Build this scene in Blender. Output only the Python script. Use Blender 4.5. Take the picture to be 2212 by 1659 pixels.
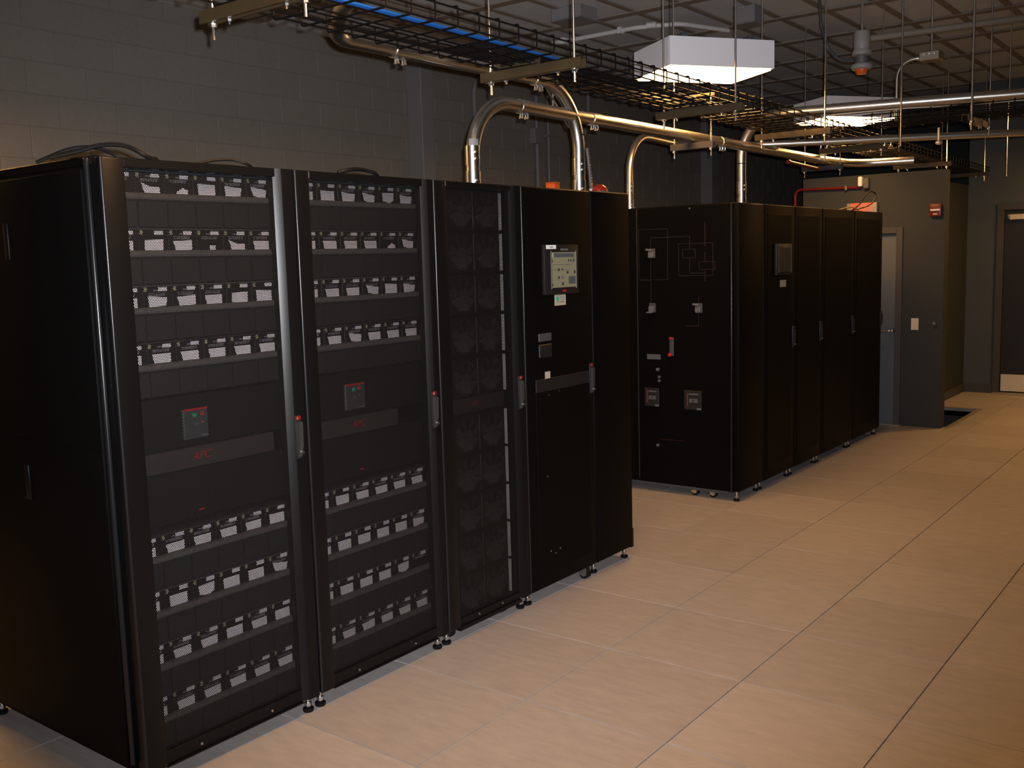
import bpy, bmesh, math, random
from mathutils import Vector, Matrix
random.seed(7)
for o in list(bpy.data.objects):
    bpy.data.objects.remove(o, do_unlink=True)
S = bpy.context.scene
C = S.collection

# ------------------------------------------------------------------ camera
cam = bpy.data.cameras.new('camera')
cam.sensor_fit = 'HORIZONTAL'; cam.sensor_width = 36.0
cam.lens = 2145.08 / 2212 * 36.0
cam.clip_start = 0.02; cam.clip_end = 100
camo = bpy.data.objects.new('camera', cam); C.objects.link(camo)
CR = Vector((0.79485779, 0.60615482, -0.02788237))
CU = Vector((-0.05182086, 0.11359211, 0.9921751))
CF = Vector((-0.60457894, 0.78719322, -0.12170104))
CP = Vector((2.80978, -2.27958, 1.66655))
camo.matrix_world = Matrix(((CR.x, CU.x, -CF.x, CP.x), (CR.y, CU.y, -CF.y, CP.y),
                            (CR.z, CU.z, -CF.z, CP.z), (0, 0, 0, 1)))
S.camera = camo

# ------------------------------------------------------------------ light and exposure
S.view_settings.view_transform = 'Standard'
S.view_settings.look = 'None'
S.view_settings.gamma = 1.0
S.view_settings.use_curve_mapping = False
S.view_settings.exposure = 0.0
W = bpy.data.worlds.new('world'); S.world = W; W.use_nodes = True
W.node_tree.nodes['Background'].inputs[0].default_value = (0.9, 0.95, 1.0, 1)
W.node_tree.nodes['Background'].inputs[1].default_value = 0.0
FLASH = 960.0
LAMP = 50.0
fl = bpy.data.lights.new('camera_flash', 'SPOT')      # the camera's own flash, up and right of the lens
fl.energy = FLASH; fl.color = (0.98, 0.97, 1.0); fl.shadow_soft_size = 0.012
fl.spot_size = math.radians(80); fl.spot_blend = 1.0
flo = bpy.data.objects.new('camera_flash', fl); C.objects.link(flo)
flo.matrix_world = Matrix.Translation(CP) @ Matrix.Rotation(math.radians(3), 4, 'Z') @ Matrix.Rotation(math.radians(6.5), 4, CR) @ Matrix.Translation(-CP) @ camo.matrix_world
flo.location = CP + CR * 0.03 + CU * 0.04

# ------------------------------------------------------------------ materials
MATS = {}
def mat(name, col, rough=0.5, metal=0.0, spec=0.5, noise=0.0, nscale=20.0, bump=0.0, bscale=80.0,
        emit=None, estr=0.0, stretch=(1, 1, 1), objrand=0.0, coat=0.0):
    if name in MATS: return MATS[name]
    m = bpy.data.materials.new(name); m.use_nodes = True
    nt = m.node_tree; b = nt.nodes['Principled BSDF']
    b.inputs['Base Color'].default_value = (*col, 1)
    b.inputs['Roughness'].default_value = rough
    b.inputs['Metallic'].default_value = metal
    b.inputs['Specular IOR Level'].default_value = spec
    if coat: b.inputs['Coat Weight'].default_value = coat
    if emit:
        b.inputs['Emission Color'].default_value = (*emit, 1)
        b.inputs['Emission Strength'].default_value = estr
    if noise or bump or objrand:
        tc = nt.nodes.new('ShaderNodeTexCoord')
        mp = nt.nodes.new('ShaderNodeMapping'); mp.inputs['Scale'].default_value = stretch
        geo = nt.nodes.new('ShaderNodeNewGeometry')
        nt.links.new(geo.outputs['Position'], mp.inputs['Vector'])
        last = None
        if noise:
            n = nt.nodes.new('ShaderNodeTexNoise'); n.inputs['Scale'].default_value = nscale
            n.inputs['Detail'].default_value = 6; n.inputs['Roughness'].default_value = 0.65
            nt.links.new(mp.outputs[0], n.inputs['Vector'])
            r = nt.nodes.new('ShaderNodeMapRange')
            r.inputs[1].default_value = 0.3; r.inputs[2].default_value = 0.7
            r.inputs[3].default_value = 1 - noise; r.inputs[4].default_value = 1 + noise
            nt.links.new(n.outputs['Fac'], r.inputs[0]); last = r.outputs[0]
        if objrand:
            oi = nt.nodes.new('ShaderNodeObjectInfo')
            r2 = nt.nodes.new('ShaderNodeMapRange')
            r2.inputs[3].default_value = 1 - objrand; r2.inputs[4].default_value = 1 + objrand
            nt.links.new(oi.outputs['Random'], r2.inputs[0])
            if last:
                mu = nt.nodes.new('ShaderNodeMath'); mu.operation = 'MULTIPLY'
                nt.links.new(last, mu.inputs[0]); nt.links.new(r2.outputs[0], mu.inputs[1]); last = mu.outputs[0]
            else: last = r2.outputs[0]
        if last:
            vm = nt.nodes.new('ShaderNodeVectorMath'); vm.operation = 'SCALE'
            vm.inputs[0].default_value = col; nt.links.new(last, vm.inputs['Scale'])
            nt.links.new(vm.outputs[0], b.inputs['Base Color'])
        if bump:
            n2 = nt.nodes.new('ShaderNodeTexNoise'); n2.inputs['Scale'].default_value = bscale
            n2.inputs['Detail'].default_value = 4
            nt.links.new(geo.outputs['Position'], n2.inputs['Vector'])
            bp = nt.nodes.new('ShaderNodeBump'); bp.inputs['Strength'].default_value = bump
            bp.inputs['Distance'].default_value = 0.004
            nt.links.new(n2.outputs['Fac'], bp.inputs['Height']); nt.links.new(bp.outputs[0], b.inputs['Normal'])
    MATS[name] = m
    return m

def mesh_sheet(name, pitch, hole, col=(0.007, 0.007, 0.0075)):
    """black sheet steel with a hexagonal pattern of round holes (object y, z)"""
    m = bpy.data.materials.new(name); m.use_nodes = True
    nt = m.node_tree; N = nt.nodes; L = nt.links
    b = N['Principled BSDF']; out = N['Material Output']
    b.inputs['Base Color'].default_value = (*col, 1); b.inputs['Roughness'].default_value = 0.45; b.inputs['Specular IOR Level'].default_value = 0.25
    tc = N.new('ShaderNodeTexCoord'); sx = N.new('ShaderNodeSeparateXYZ'); L.new(tc.outputs['Object'], sx.inputs[0])
    def lattice(off):
        ds = []
        for ax, per in (('Y', 1.0), ('Z', math.sqrt(3))):
            a = N.new('ShaderNodeMath'); a.operation = 'MULTIPLY_ADD'
            L.new(sx.outputs[ax], a.inputs[0]); a.inputs[1].default_value = 1 / pitch; a.inputs[2].default_value = off * per * .5
            w = N.new('ShaderNodeMath'); w.operation = 'WRAP'
            L.new(a.outputs[0], w.inputs[0]); w.inputs[1].default_value = per / 2; w.inputs[2].default_value = -per / 2
            p = N.new('ShaderNodeMath'); p.operation = 'MULTIPLY'
            L.new(w.outputs[0], p.inputs[0]); L.new(w.outputs[0], p.inputs[1]); ds.append(p)
        s = N.new('ShaderNodeMath'); s.operation = 'ADD'
        L.new(ds[0].outputs[0], s.inputs[0]); L.new(ds[1].outputs[0], s.inputs[1]); return s
    a, c = lattice(0), lattice(1)
    mn = N.new('ShaderNodeMath'); mn.operation = 'MINIMUM'; L.new(a.outputs[0], mn.inputs[0]); L.new(c.outputs[0], mn.inputs[1])
    lt = N.new('ShaderNodeMath'); lt.operation = 'LESS_THAN'; L.new(mn.outputs[0], lt.inputs[0]); lt.inputs[1].default_value = (hole * .5) ** 2
    tr = N.new('ShaderNodeBsdfTransparent'); mx = N.new('ShaderNodeMixShader')
    L.new(lt.outputs[0], mx.inputs[0]); L.new(b.outputs[0], mx.inputs[1]); L.new(tr.outputs[0], mx.inputs[2])
    L.new(mx.outputs[0], out.inputs['Surface'])
    MATS[name] = m; return m

mat('black', (0.0027, 0.0027, 0.0027), 0.5, spec=0.06, bump=0.05, bscale=500)
mat('black_gloss', (0.004, 0.0042, 0.0046), 0.34, spec=0.21)
mat('bead', (0.01, 0.0105, 0.012), 0.26, spec=0.38)
mat('black_plastic', (0.011, 0.011, 0.0115), 0.45, spec=0.3)
mat('module_black', (0.008, 0.0085, 0.009), 0.5, spec=0.2)
mat('module_grille', (0.016, 0.0175, 0.018), 0.6, spec=0.3, noise=0.4, nscale=350)
mat('grip', (0.092, 0.088, 0.085), 0.5)
mat('label_white', (0.80, 0.80, 0.83), 0.55)
mat('label_print', (0.22, 0.22, 0.24), 0.6)
mat('label_yellow', (0.33, 0.33, 0.21), 0.6)
mat('brand_bar', (0.042, 0.036, 0.034), 0.45)
mat('brand_red', (0.36, 0.01, 0.02), 0.4)
mat('cap_red', (0.12, 0.006, 0.007), 0.4)
mat('red_paint', (0.5, 0.02, 0.015), 0.35)
mat('handle_grey', (0.028, 0.029, 0.031), 0.4)
mat('fan_grey', (0.035, 0.035, 0.036), 0.45)
mat('old_paint', (0.17, 0.175, 0.18), 0.8)
mat('dark_grey', (0.05, 0.055, 0.06), 0.45)
mat('mid_grey', (0.085, 0.088, 0.092), 0.5)
mat('knob_grey', (0.115, 0.12, 0.125), 0.45)
mat('line_grey', (0.010, 0.0105, 0.011), 0.5)
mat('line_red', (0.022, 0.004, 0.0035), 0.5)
mat('chrome', (0.8, 0.8, 0.82), 0.12, 1.0)
mat('dark_wire', (0.85, 0.85, 0.85), 0.22, 1.0)
mat('zinc', (0.62, 0.62, 0.6), 0.3, 1.0)
mat('galvanized', (0.62, 0.6, 0.56), 0.32, 1.0, noise=0.10, nscale=9)
mat('galvanized_bright', (0.8, 0.8, 0.8), 0.27, 1.0)
mat('strut', (0.055, 0.038, 0.018), 0.5, 0.3, noise=0.15, nscale=14)
mat('strut_light', (0.03, 0.03, 0.033), 0.5, 0.2)
mat('tray_black', (0.005, 0.0047, 0.0045), 0.36, spec=0.10)
mat('cable_black', (0.006, 0.006, 0.0065), 0.45, spec=0.2)
mat('cable_blue', (0.012, 0.085, 0.33), 0.45, spec=0.2)
mat('cable_white', (0.5, 0.5, 0.48), 0.5)
mat('cable_yellow', (0.22, 0.17, 0.03), 0.5)
mat('red_pipe', (0.13, 0.007, 0.007), 0.35)
mat('orange_box', (0.6, 0.09, 0.012), 0.45)
mat('red_dome', (0.33, 0.02, 0.01), 0.2)
mat('tile', (0.375, 0.345, 0.325), 0.52, noise=0.10, nscale=7, stretch=(1, 3.2, 1), objrand=0.07, bump=0.10, bscale=260)
mat('tile_seam', (0.10, 0.09, 0.08), 0.8)
mat('slab', (0.055, 0.05, 0.045), 0.9)
mat('mat_dark', (0.04, 0.038, 0.035), 0.8)
mat('trim_metal', (0.42, 0.38, 0.32), 0.45, 0.6)
mat('block', (0.155, 0.147, 0.13), 0.55, noise=0.07, nscale=26, objrand=0.03, bump=0.3, bscale=140)
mat('mortar', (0.14, 0.132, 0.118), 0.85)
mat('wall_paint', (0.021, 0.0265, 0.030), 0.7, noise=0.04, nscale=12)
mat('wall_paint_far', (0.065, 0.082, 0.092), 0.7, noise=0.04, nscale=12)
mat('column_paint', (0.15, 0.15, 0.152), 0.6)
mat('ceiling_paint', (0.455, 0.51, 0.57), 0.8, noise=0.05, nscale=10)
mat('batten_paint', (0.20, 0.178, 0.15), 0.75)
mat('door_grey', (0.105, 0.118, 0.135), 0.5)
mat('frame_taupe', (0.055, 0.052, 0.05), 0.5)
mat('door_dark', (0.012, 0.012, 0.014), 0.45)
mat('brass_plate', (0.9, 0.8, 0.62), 0.42, 0.7)
mat('ivory', (0.62, 0.58, 0.48), 0.5)
mat('fixture_white', (0.72, 0.71, 0.75), 0.5)
mat('painted_white', (0.5, 0.51, 0.52), 0.6)
mat('detector_white', (0.27, 0.27, 0.27), 0.5)
mat('sign_white', (0.22, 0.22, 0.22), 0.5)
mat('exit_red', (0.8, 0.05, 0.02), 0.5, emit=(1.0, 0.06, 0.02), estr=1.15)
mat('lens', (0.9, 0.9, 0.9), 0.5, emit=(1.0, 0.50, 0.155), estr=LAMP)
mat('screen', (0.13, 0.12, 0.08), 0.4, emit=(0.62, 0.55, 0.33), estr=0.13)
mat('screen_blue', (0.05, 0.06, 0.075), 0.4, emit=(0.22, 0.25, 0.28), estr=0.08)
mat('screen_dark', (0.02, 0.03, 0.02), 0.4)
mat('sticker', (0.42, 0.38, 0.28), 0.5)
mat('sticker_green', (0.03, 0.42, 0.24), 0.5)
mat('green_led', (0.01, 0.3, 0.12), 0.4, emit=(0.05, 0.6, 0.3), estr=0.12)
mat('red_led', (0.4, 0.01, 0.01), 0.4, emit=(0.9, 0.05, 0.05), estr=0.12)
mesh_sheet('perforated', 0.0057, 0.77)
M = MATS

# ------------------------------------------------------------------ mesh helpers
class B:
    def __init__(s): s.v = []; s.f = []
    def add(s, vs, fs):
        n = len(s.v); s.v += [tuple(v) for v in vs]; s.f += [tuple(i + n for i in f) for f in fs]; return s
    def bm(s, bm):
        bm.verts.index_update()
        return s.add([v.co[:] for v in bm.verts], [[v.index for v in f.verts] for f in bm.faces])
    def box(s, x0, x1, y0, y1, z0, z1, bev=0.0, seg=1):
        if not bev:
            return s.add([(x0,y0,z0),(x1,y0,z0),(x1,y1,z0),(x0,y1,z0),(x0,y0,z1),(x1,y0,z1),(x1,y1,z1),(x0,y1,z1)],
                         [(0,3,2,1),(4,5,6,7),(0,1,5,4),(1,2,6,5),(2,3,7,6),(3,0,4,7)])
        t = bmesh.new(); bmesh.ops.create_cube(t, size=1)
        for v in t.verts:
            v.co = Vector(((x0+x1)/2 + v.co.x*(x1-x0), (y0+y1)/2 + v.co.y*(y1-y0), (z0+z1)/2 + v.co.z*(z1-z0)))
        bmesh.ops.bevel(t, geom=list(t.edges), offset=bev, segments=seg, profile=0.5, affect='EDGES')
        s.bm(t); t.free(); return s
    def prism(s, poly, axis, a, b):
        """extrude a 2-D polygon along an axis: x:(y,z)  y:(x,z)  z:(x,y)"""
        def P(q, c):
            return (c, q[0], q[1]) if axis == 'x' else (q[0], c, q[1]) if axis == 'y' else (q[0], q[1], c)
        n = len(poly)
        s.add([P(q, a) for q in poly] + [P(q, b) for q in poly],
              [tuple(range(n))[::-1], tuple(range(n, 2*n))] + [(i, (i+1) % n, n+(i+1) % n, n+i) for i in range(n)])
        return s
    def tube(s, pts, r, seg=12, closed=False, cap=True):
        pts = [Vector(p) for p in pts]; n = len(pts)
        rs = r if isinstance(r, (list, tuple)) else [r]*n
        up = None; rings = []
        for i, p in enumerate(pts):
            if closed: d = (pts[(i+1) % n] - pts[i-1])
            else: d = pts[min(i+1, n-1)] - pts[max(i-1, 0)]
            d.normalize()
            if up is None:
                a = Vector((0,0,1)) if abs(d.z) < .9 else Vector((1,0,0))
                up = (a - d*a.dot(d)).normalized()
            else:
                up = (up - d*up.dot(d)).normalized()
            sd = d.cross(up)
            rings.append([p + (up*math.cos(2*math.pi*k/seg) + sd*math.sin(2*math.pi*k/seg))*rs[i] for k in range(seg)])
        vs = [v for R_ in rings for v in R_]; fs = []
        for i in range(n if closed else n-1):
            j = (i+1) % n
            for k in range(seg):
                k2 = (k+1) % seg
                fs.append((i*seg+k, i*seg+k2, j*seg+k2, j*seg+k))
        if cap and not closed:
            fs.append(tuple(range(seg))[::-1]); fs.append(tuple((n-1)*seg+k for k in range(seg)))
        return s.add(vs, fs)
    def cyl(s, a, b, r, seg=16, r2=None):
        return s.tube([a, b], [r, r if r2 is None else r2], seg)
    def lathe(s, prof, o=(0,0,0), seg=24):
        vs = []; fs = []
        for (r, z) in prof:
            for k in range(seg):
                a = 2*math.pi*k/seg; vs.append((o[0]+r*math.cos(a), o[1]+r*math.sin(a), o[2]+z))
        for i in range(len(prof)-1):
            for k in range(seg):
                k2 = (k+1) % seg; fs.append((i*seg+k, i*seg+k2, (i+1)*seg+k2, (i+1)*seg+k))
        fs.append(tuple(range(seg))[::-1]); fs.append(tuple((len(prof)-1)*seg+k for k in range(seg)))
        return s.add(vs, fs)
    def mesh(s, name, m, angle=35):
        me = bpy.data.meshes.new(name); me.from_pydata(s.v, [], s.f)
        t = bmesh.new(); t.from_mesh(me); bmesh.ops.recalc_face_normals(t, faces=list(t.faces)); t.to_mesh(me); t.free()
        me.materials.append(M[m] if isinstance(m, str) else m)
        for p in me.polygons: p.use_smooth = True
        me.set_sharp_from_angle(angle=math.radians(angle)); me.update()
        return me

def link(name, data, parent=None, loc=None):
    o = bpy.data.objects.new(name, data); C.objects.link(o)
    if parent is not None: o.parent = parent
    if loc is not None: o.location = loc
    return o
def part(name, b, m, parent, label=None, loc=None, angle=35):
    o = link(name, b.mesh(name, m, angle), parent, loc)
    if label: o['label'] = label
    return o
def tag(o, label, cat, group=None):
    o['label'] = label; o['category'] = cat
    if group: o['group'] = group
    return o
def thing(name, label, cat, loc=(0,0,0), group=None, rotz=0):
    o = link(name, None, None, loc); o.rotation_euler = (0, 0, rotz); o.empty_display_size = 0.05
    return tag(o, label, cat, group)
def struct(name, b, m, parent=None, angle=35):
    o = link(name, b.mesh(name, m, angle), parent)
    if parent is None: o['kind'] = 'structure'
    return o
def fillet(pts, rad, n=10):
    pts = [Vector(p) for p in pts]; out = [pts[0]]
    for i in range(1, len(pts)-1):
        a, b, c = pts[i-1], pts[i], pts[i+1]
        u = (a-b).normalized(); v = (c-b).normalized(); ang = u.angle(v)
        r = rad[i-1] if isinstance(rad, (list, tuple)) else rad
        t = min(r/math.tan(ang/2), (a-b).length*.98, (c-b).length*.98); r = t*math.tan(ang/2)
        p0 = b+u*t; p1 = b+v*t
        cen = b + (u+v).normalized()*(r/math.sin(ang/2))
        e0 = (p0-cen); e1 = (p1-cen); tot = e0.angle(e1); ax = e0.cross(e1).normalized()
        for k in range(n+1):
            out.append(cen + Matrix.Rotation(tot*k/n, 3, ax) @ e0)
    out.append(pts[-1]); return out
def text_mesh(s, size, depth=0.0, shear=0.0, off=0.0):
    cu = bpy.data.curves.new('lettering', 'FONT'); cu.body = s; cu.size = size; cu.extrude = depth; cu.offset = off
    cu.align_x = 'CENTER'; cu.align_y = 'CENTER'; cu.shear = shear
    o = bpy.data.objects.new('lettering', cu); C.objects.link(o)
    dg = bpy.context.evaluated_depsgraph_get(); dg.update()
    me = bpy.data.meshes.new_from_object(o.evaluated_get(dg))
    bpy.data.objects.remove(o, do_unlink=True); bpy.data.curves.remove(cu)
    return me
ROT_FRONT = Matrix(((0,0,1,0),(1,0,0,0),(0,1,0,0),(0,0,0,1)))     # text facing +X, reading along +Y
ROT_BACK = Matrix(((1,0,0,0),(0,0,-1,0),(0,1,0,0),(0,0,0,1)))     # text facing -Y, reading along +X
def lettering(name, s, size, m, parent, loc, rot, depth=0.0006, shear=0.0, label=None, bold=0.0):
    me = text_mesh(s, size, depth, shear); me.transform(rot)
    me.materials.clear(); me.materials.append(M[m]); me.name = name
    o = link(name, me, parent, loc)
    if label: o['label'] = label
    return o

XB = -3.5       # back wall
ZC = 3.55       # ceiling
T = 0.6096      # floor tile

# ------------------------------------------------------------------ floor
fb = B()
px0, px1, py0, py1 = -0.05, 0.42, 7.60, 8.83           # opening in the raised floor
zf = -0.03
fb.box(XB, 6.0, -5.0, py0, zf-.05, zf); fb.box(XB, px0, py0, py1, zf-.05, zf)
fb.box(px1, 6.0, py0, py1, zf-.05, zf); fb.box(XB, 6.0, py1, 14.2, zf-.05, zf)
floor = struct('floor', fb, 'tile_seam')
tb = B(); g = 0.0022
tb.box(g, T-g, g, T-g, -.03, 0, 0.0007)
tile_me = tb.mesh('floor_tile', 'tile')
def cut_tile(x0, x1, y0, y1):
    b = B(); b.box(x0+g, x1-g, y0+g, y1-g, -.03, 0, 0.0018)
    o = link('floor_tile', b.mesh('floor_tile', 'tile'), floor)
IX0, IX1, IY0, IY1 = -6, 5, -3, 17
for i in range(IX0, IX1):
    for j in range(IY0, IY1):
        x0, y0 = i*T, j*T; x1, y1 = x0+T, y0+T
        if x1 <= px0 or x0 >= px1 or y1 <= py0 or y0 >= py1:
            if x0 > -0.7 or y0 < 4.4 and x0 > -1.3 or y0 < 1.3:
                link('floor_tile', tile_me, floor, (x0, y0, 0))
            else: link('floor_tile', tile_me, floor, (x0, y0, 0))
            continue
        for (a, b_, c_, d) in ((x0, min(x1, px0), y0, y1), (max(x0, px1), x1, y0, y1),
                             (max(x0, px0), min(x1, px1), y0, min(y1, py0)), (max(x0, px0), min(x1, px1), max(y0, py1), y1)):
            if b_-a > .02 and d-c_ > .02: cut_tile(a, b_, c_, d)
rest = B()
for i in range(-6, 10):
    for j in range(-8, 24):
        if IX0 <= i < IX1 and IY0 <= j < IY1: continue
        x0, y0 = max(i*T, XB), j*T
        if i*T+T > 6 or j*T+T > 14.2 or y0 < -5: continue
        rest.box(x0+g, i*T+T-g, y0+g, y0+T-g, -.03, 0)
o = part('floor_tile_field', rest, 'tile', floor); o['kind'] = 'stuff'
pit = B(); pit.box(px0-.02, px1+.02, py0-.02, py1+.02, -.42, -.40)
pit.box(px0-.03, px0, py0, py1, -.40, -.03); pit.box(px1, px1+.02, py0, py1, -.40, -.03)
pit.box(px0, px1, py0-.02, py0, -.40, -.03); pit.box(px0, px1, py1, py1+.02, -.40, -.03)
struct('floor_pit', pit, 'mat_dark', floor)
tr = B(); tr.box(px1-.012, px1+.035, py0-.1, py1+.04, -.0, .006, .002); tr.box(px0, px1-.012, py1-.012, py1+.04, -.0, .006, .002)
struct('trim_1', tr, 'trim_metal')
# strip between the pit and the seam beside it: a ledge under the edge of the floor
lg = B(); lg.box(px1-.10, px1, py0, py1, -.10, -.06)
struct('pit_ledge', lg, 'trim_metal', floor)

# ------------------------------------------------------------------ ceiling with battens
cb = B(); cb.box(XB-.2, 6.2, -5.2, 14.4, ZC, ZC+.15)
ceil = struct('ceiling', cb, 'ceiling_paint')
bx = B(); bx.box(XB, 6.0, -.05, .05, -.016, 0, .003); bmx = bx.mesh('ceiling_batten', 'batten_paint')
for y in (-3.5, -2.6, -1.7, -.8, .1, 1.0, 1.9, 2.8, 3.7, 4.62, 5.62, 6.55, 7.45, 8.35, 9.3, 10.2, 11.1, 12.0, 12.9, 13.8):
    link('ceiling_batten', bmx, ceil, (0, y, ZC))
by = B(); by.box(-.028, .028, -5.0, 14.2, -.010, 0, .003); bmy = by.mesh('ceiling_batten', 'batten_paint')
for k in range(-8, 17):
    link('ceiling_batten', bmy, ceil, (-.07+.375*k, 0, ZC))

# ------------------------------------------------------------------ walls
wb = B(); wb.box(XB-.2, XB-.003, -5.2, 14.4, -.4, ZC)
wall_back = struct('wall_back', wb, 'mortar')
CH, CW = .2032, .4064
blk = B(); blk.box(-.03, 0, .0035, CW-.0035, .0035, CH-.0035, .0018); blk_me = blk.mesh('block', 'block')
rows = [(2.404 + CH*k, k) for k in range(-3, 6)]
nb = 0; fill = B()
for z, k in rows:
    y = 1.007 - CW*4 + (CH if k % 2 else 0)
    while y < 13.9:
        if z+CH <= ZC+.05 and nb < 300 and y > -.25:
            link('block', blk_me, wall_back, (XB, y, z)); nb += 1
        else: fill.box(XB-.03, XB, y+.004, min(y+CW, 14.2)-.004, z+.004, min(z+CH, ZC)-.004)
        y += CW
for k in range(-13, 6):
    z = 2.404 + CH*k
    y = 1.007 - CW*15 + (CH if k % 2 else 0)
    while y < 13.9:
        if not (k >= -3 and y > 1.007-CW*4-.01):
            fill.box(XB-.03, XB, y+.004, min(y+CW, 14.2)-.004, z+.004, min(z+CH, ZC)-.004)
        y += CW
o = part('block_field', fill, 'block', wall_back); o['kind'] = 'stuff'

wl = B(); wl.box(6.0, 6.2, -5.2, 14.4, -.4, ZC); struct('wall_right', wl, 'wall_paint')
wl = B(); wl.box(XB-.2, 6.2, -5.2, -5.0, -.4, ZC); struct('wall_front', wl, 'wall_paint')
# wall beyond the partition, with the dark door in it
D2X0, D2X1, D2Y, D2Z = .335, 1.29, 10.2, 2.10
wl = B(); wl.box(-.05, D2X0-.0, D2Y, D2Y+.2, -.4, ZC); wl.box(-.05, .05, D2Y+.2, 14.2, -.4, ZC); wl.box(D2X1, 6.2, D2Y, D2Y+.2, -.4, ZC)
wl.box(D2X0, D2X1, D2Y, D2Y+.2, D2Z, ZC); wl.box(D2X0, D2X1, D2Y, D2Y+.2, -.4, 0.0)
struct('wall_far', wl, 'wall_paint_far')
PZB = 2.40
wl = B(); wl.box(-.17, -.05, 7.60, 14.4, -.4, PZB); wl.box(-.84, -.17, 7.60, 14.2, PZB-.06, PZB); struct('wall_side', wl, 'wall_paint')
wl = B(); wl.box(XB-.2, 0.0, 14.2, 14.4, -.4, ZC); struct('wall_end', wl, 'wall_paint')
# partition with the grey door
P0, P1, PZ = -.96, .385, 2.40
DX0, DX1, DZ = -.83, -.035, 1.845
wl = B(); wl.box(P0, DX0, 7.47, 7.60, 0, PZ); wl.box(DX1, P1, 7.47, 7.60, 0, PZ); wl.box(DX0, DX1, 7.47, 7.60, DZ, PZ)
wl.box(P0, P0+.12, 7.60, 14.2, 0, PZ)
struct('wall_partition', wl, 'wall_paint')
bb = B(); bb.box(-.05, -.035, 8.9, D2Y, 0, .1, .003); bb.box(-.05, D2X0-.07, D2Y-.015, D2Y, 0, .1, .003)
struct('baseboard_far', bb, 'frame_taupe')
for (a, b_) in ((4.50, 4.66), (10.3, 10.5)):
    cb = B(); cb.box(XB, XB+.17, a, b_, 0, ZC, .004)
    struct('wall_column', cb, 'column_paint', wall_back)

# ---- doors
def door(n, x0, x1, y, z1, face, leaf_mat, frame_mat, fw):
    d = link('door_%d' % n, None); d['kind'] = 'structure'
    b = B(); b.box(x0, x0+fw, y-.02, y+.1, 0, z1, .003); b.box(x1-fw, x1, y-.02, y+.1, 0, z1, .003); b.box(x0+fw, x1-fw, y-.02, y+.1, z1-fw, z1, .003)
    part('door_frame', b, frame_mat, d)
    b = B(); b.box(x0+fw+.003, x1-fw-.003, y+.015, y+.06, .008, z1-fw-.003, .002)
    part('door_leaf', b, leaf_mat, d)
    return d
d1 = door(1, DX0-.05, DX1+.05, 7.47, DZ+.05, -1, 'door_grey', 'frame_taupe', .06)
b = B(); b.cyl((-.075, 7.485, .915), (-.075, 7.44, .915), .026, 20); b.tube(fillet([(-.075, 7.45, .915), (-.075, 7.415, .915), (-.19, 7.415, .908)], .015), .010, 10)
part('door_handle', b, 'zinc', d1, 'lever handle on a round rose')
b = B(); b.box(-.06, .03, 7.40, 7.47, 0, .012, .003); b.box(-.87, -.06, 7.44, 7.48, 0, .012, .003); part('threshold', b, 'trim_metal', d1)
d2 = door(2, .265, 1.36, D2Y, 2.17, -1, 'door_dark', 'frame_taupe', .075)
b = B(); b.box(.375, 1.25, D2Y-.006, D2Y+.015, 2.00, 2.045, .004); b.box(.40, .55, D2Y-.05, D2Y-.006, 1.985, 2.045, .006)
part('door_closer', b, 'ivory', d2, 'pale closer bar across the top of the dark door')
b = B(); b.box(.352, 1.27, D2Y-.004, D2Y+.015, .03, .225, .002)
part('kick_plate', b, 'brass_plate', d2, 'brushed metal kick plate')
b = B(); b.box(.27, 1.36, D2Y-.10, D2Y+.02, 0, .014, .003); part('threshold', b, 'trim_metal', d2)

# ---- small things on the partition
def wall_item(name, label, cat): return thing(name, label, cat)
t = wall_item('exit_sign', 'white exit sign with glowing red letters above the far rack', 'exit sign')
b = B(); b.box(-.50, -.215, 7.40, 7.455, 1.945, 2.135, .006, 2); part('sign_box', b, 'sign_white', t)
b = B(); b.box(-.40, -.31, 7.45, 7.47, 2.0, 2.08); part('mounting_plate', b, 'sign_white', t)
me = text_mesh('EXIT', .112, .002, 0, .0026); bb_ = [v.co.x for v in me.vertices]; sc = .205/(max(bb_)-min(bb_))
me.transform(Matrix.Diagonal((sc, 1, 1, 1))); me.transform(ROT_BACK); me.materials.clear(); me.materials.append(M['exit_red'])
o = link('exit_lettering', me, t, (-.352, 7.398, 2.087)); o['label'] = 'glowing red letters EXIT'
t = wall_item('fire_alarm_pull', 'red fire alarm pull station on the grey partition', 'fire alarm')
b = B(); b.box(.255, .355, 7.43, 7.47, 1.975, 2.09, .006, 2); part('box', b, 'red_pipe', t)
b = B(); b.box(.262, .348, 7.418, 7.43, 2.025, 2.042, .004); part('pull_bar', b, 'label_white', t)
b = B(); b.box(.285, .325, 7.425, 7.43, 1.99, 2.005, .001); part('mark_strip', b, 'sticker', t)
t = wall_item('light_switch', 'ivory light switch plate beside the grey door', 'switch')
b = B(); b.box(.102, .170, 7.462, 7.47, .925, 1.036, .003); part('cover_plate', b, 'ivory', t)
b = B(); b.box(.128, .144, 7.458, 7.463, .96, 1.0, .002); part('rocker', b, 'ivory', t)
b = B(); b.box(.133, .139, 7.459, 7.462, .938, .944); part('screw', b, 'dark_grey', t)
t = wall_item('key_switch', 'small blue-grey key switch on the partition', 'key switch')
b = B(); b.cyl((.312, 7.47, .99), (.312, 7.452, .99), .020, 16); part('rose', b, 'dark_grey', t)
b = B(); b.cyl((.312, 7.454, .99), (.312, 7.446, .99), .008, 12); part('lock_barrel', b, 'zinc', t)
t = wall_item('alarm_strobe', 'white alarm strobe high on the partition over the exit sign', 'strobe')
b = B(); b.box(-.35, -.30, 7.41, 7.47, 2.27, 2.37, .006); part('back_box', b, 'mid_grey', t)
b = B(); b.box(-.40, -.36, 7.40, 7.47, 2.29, 2.385, .012, 2); part('strobe_lens', b, 'label_white', t)
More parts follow.
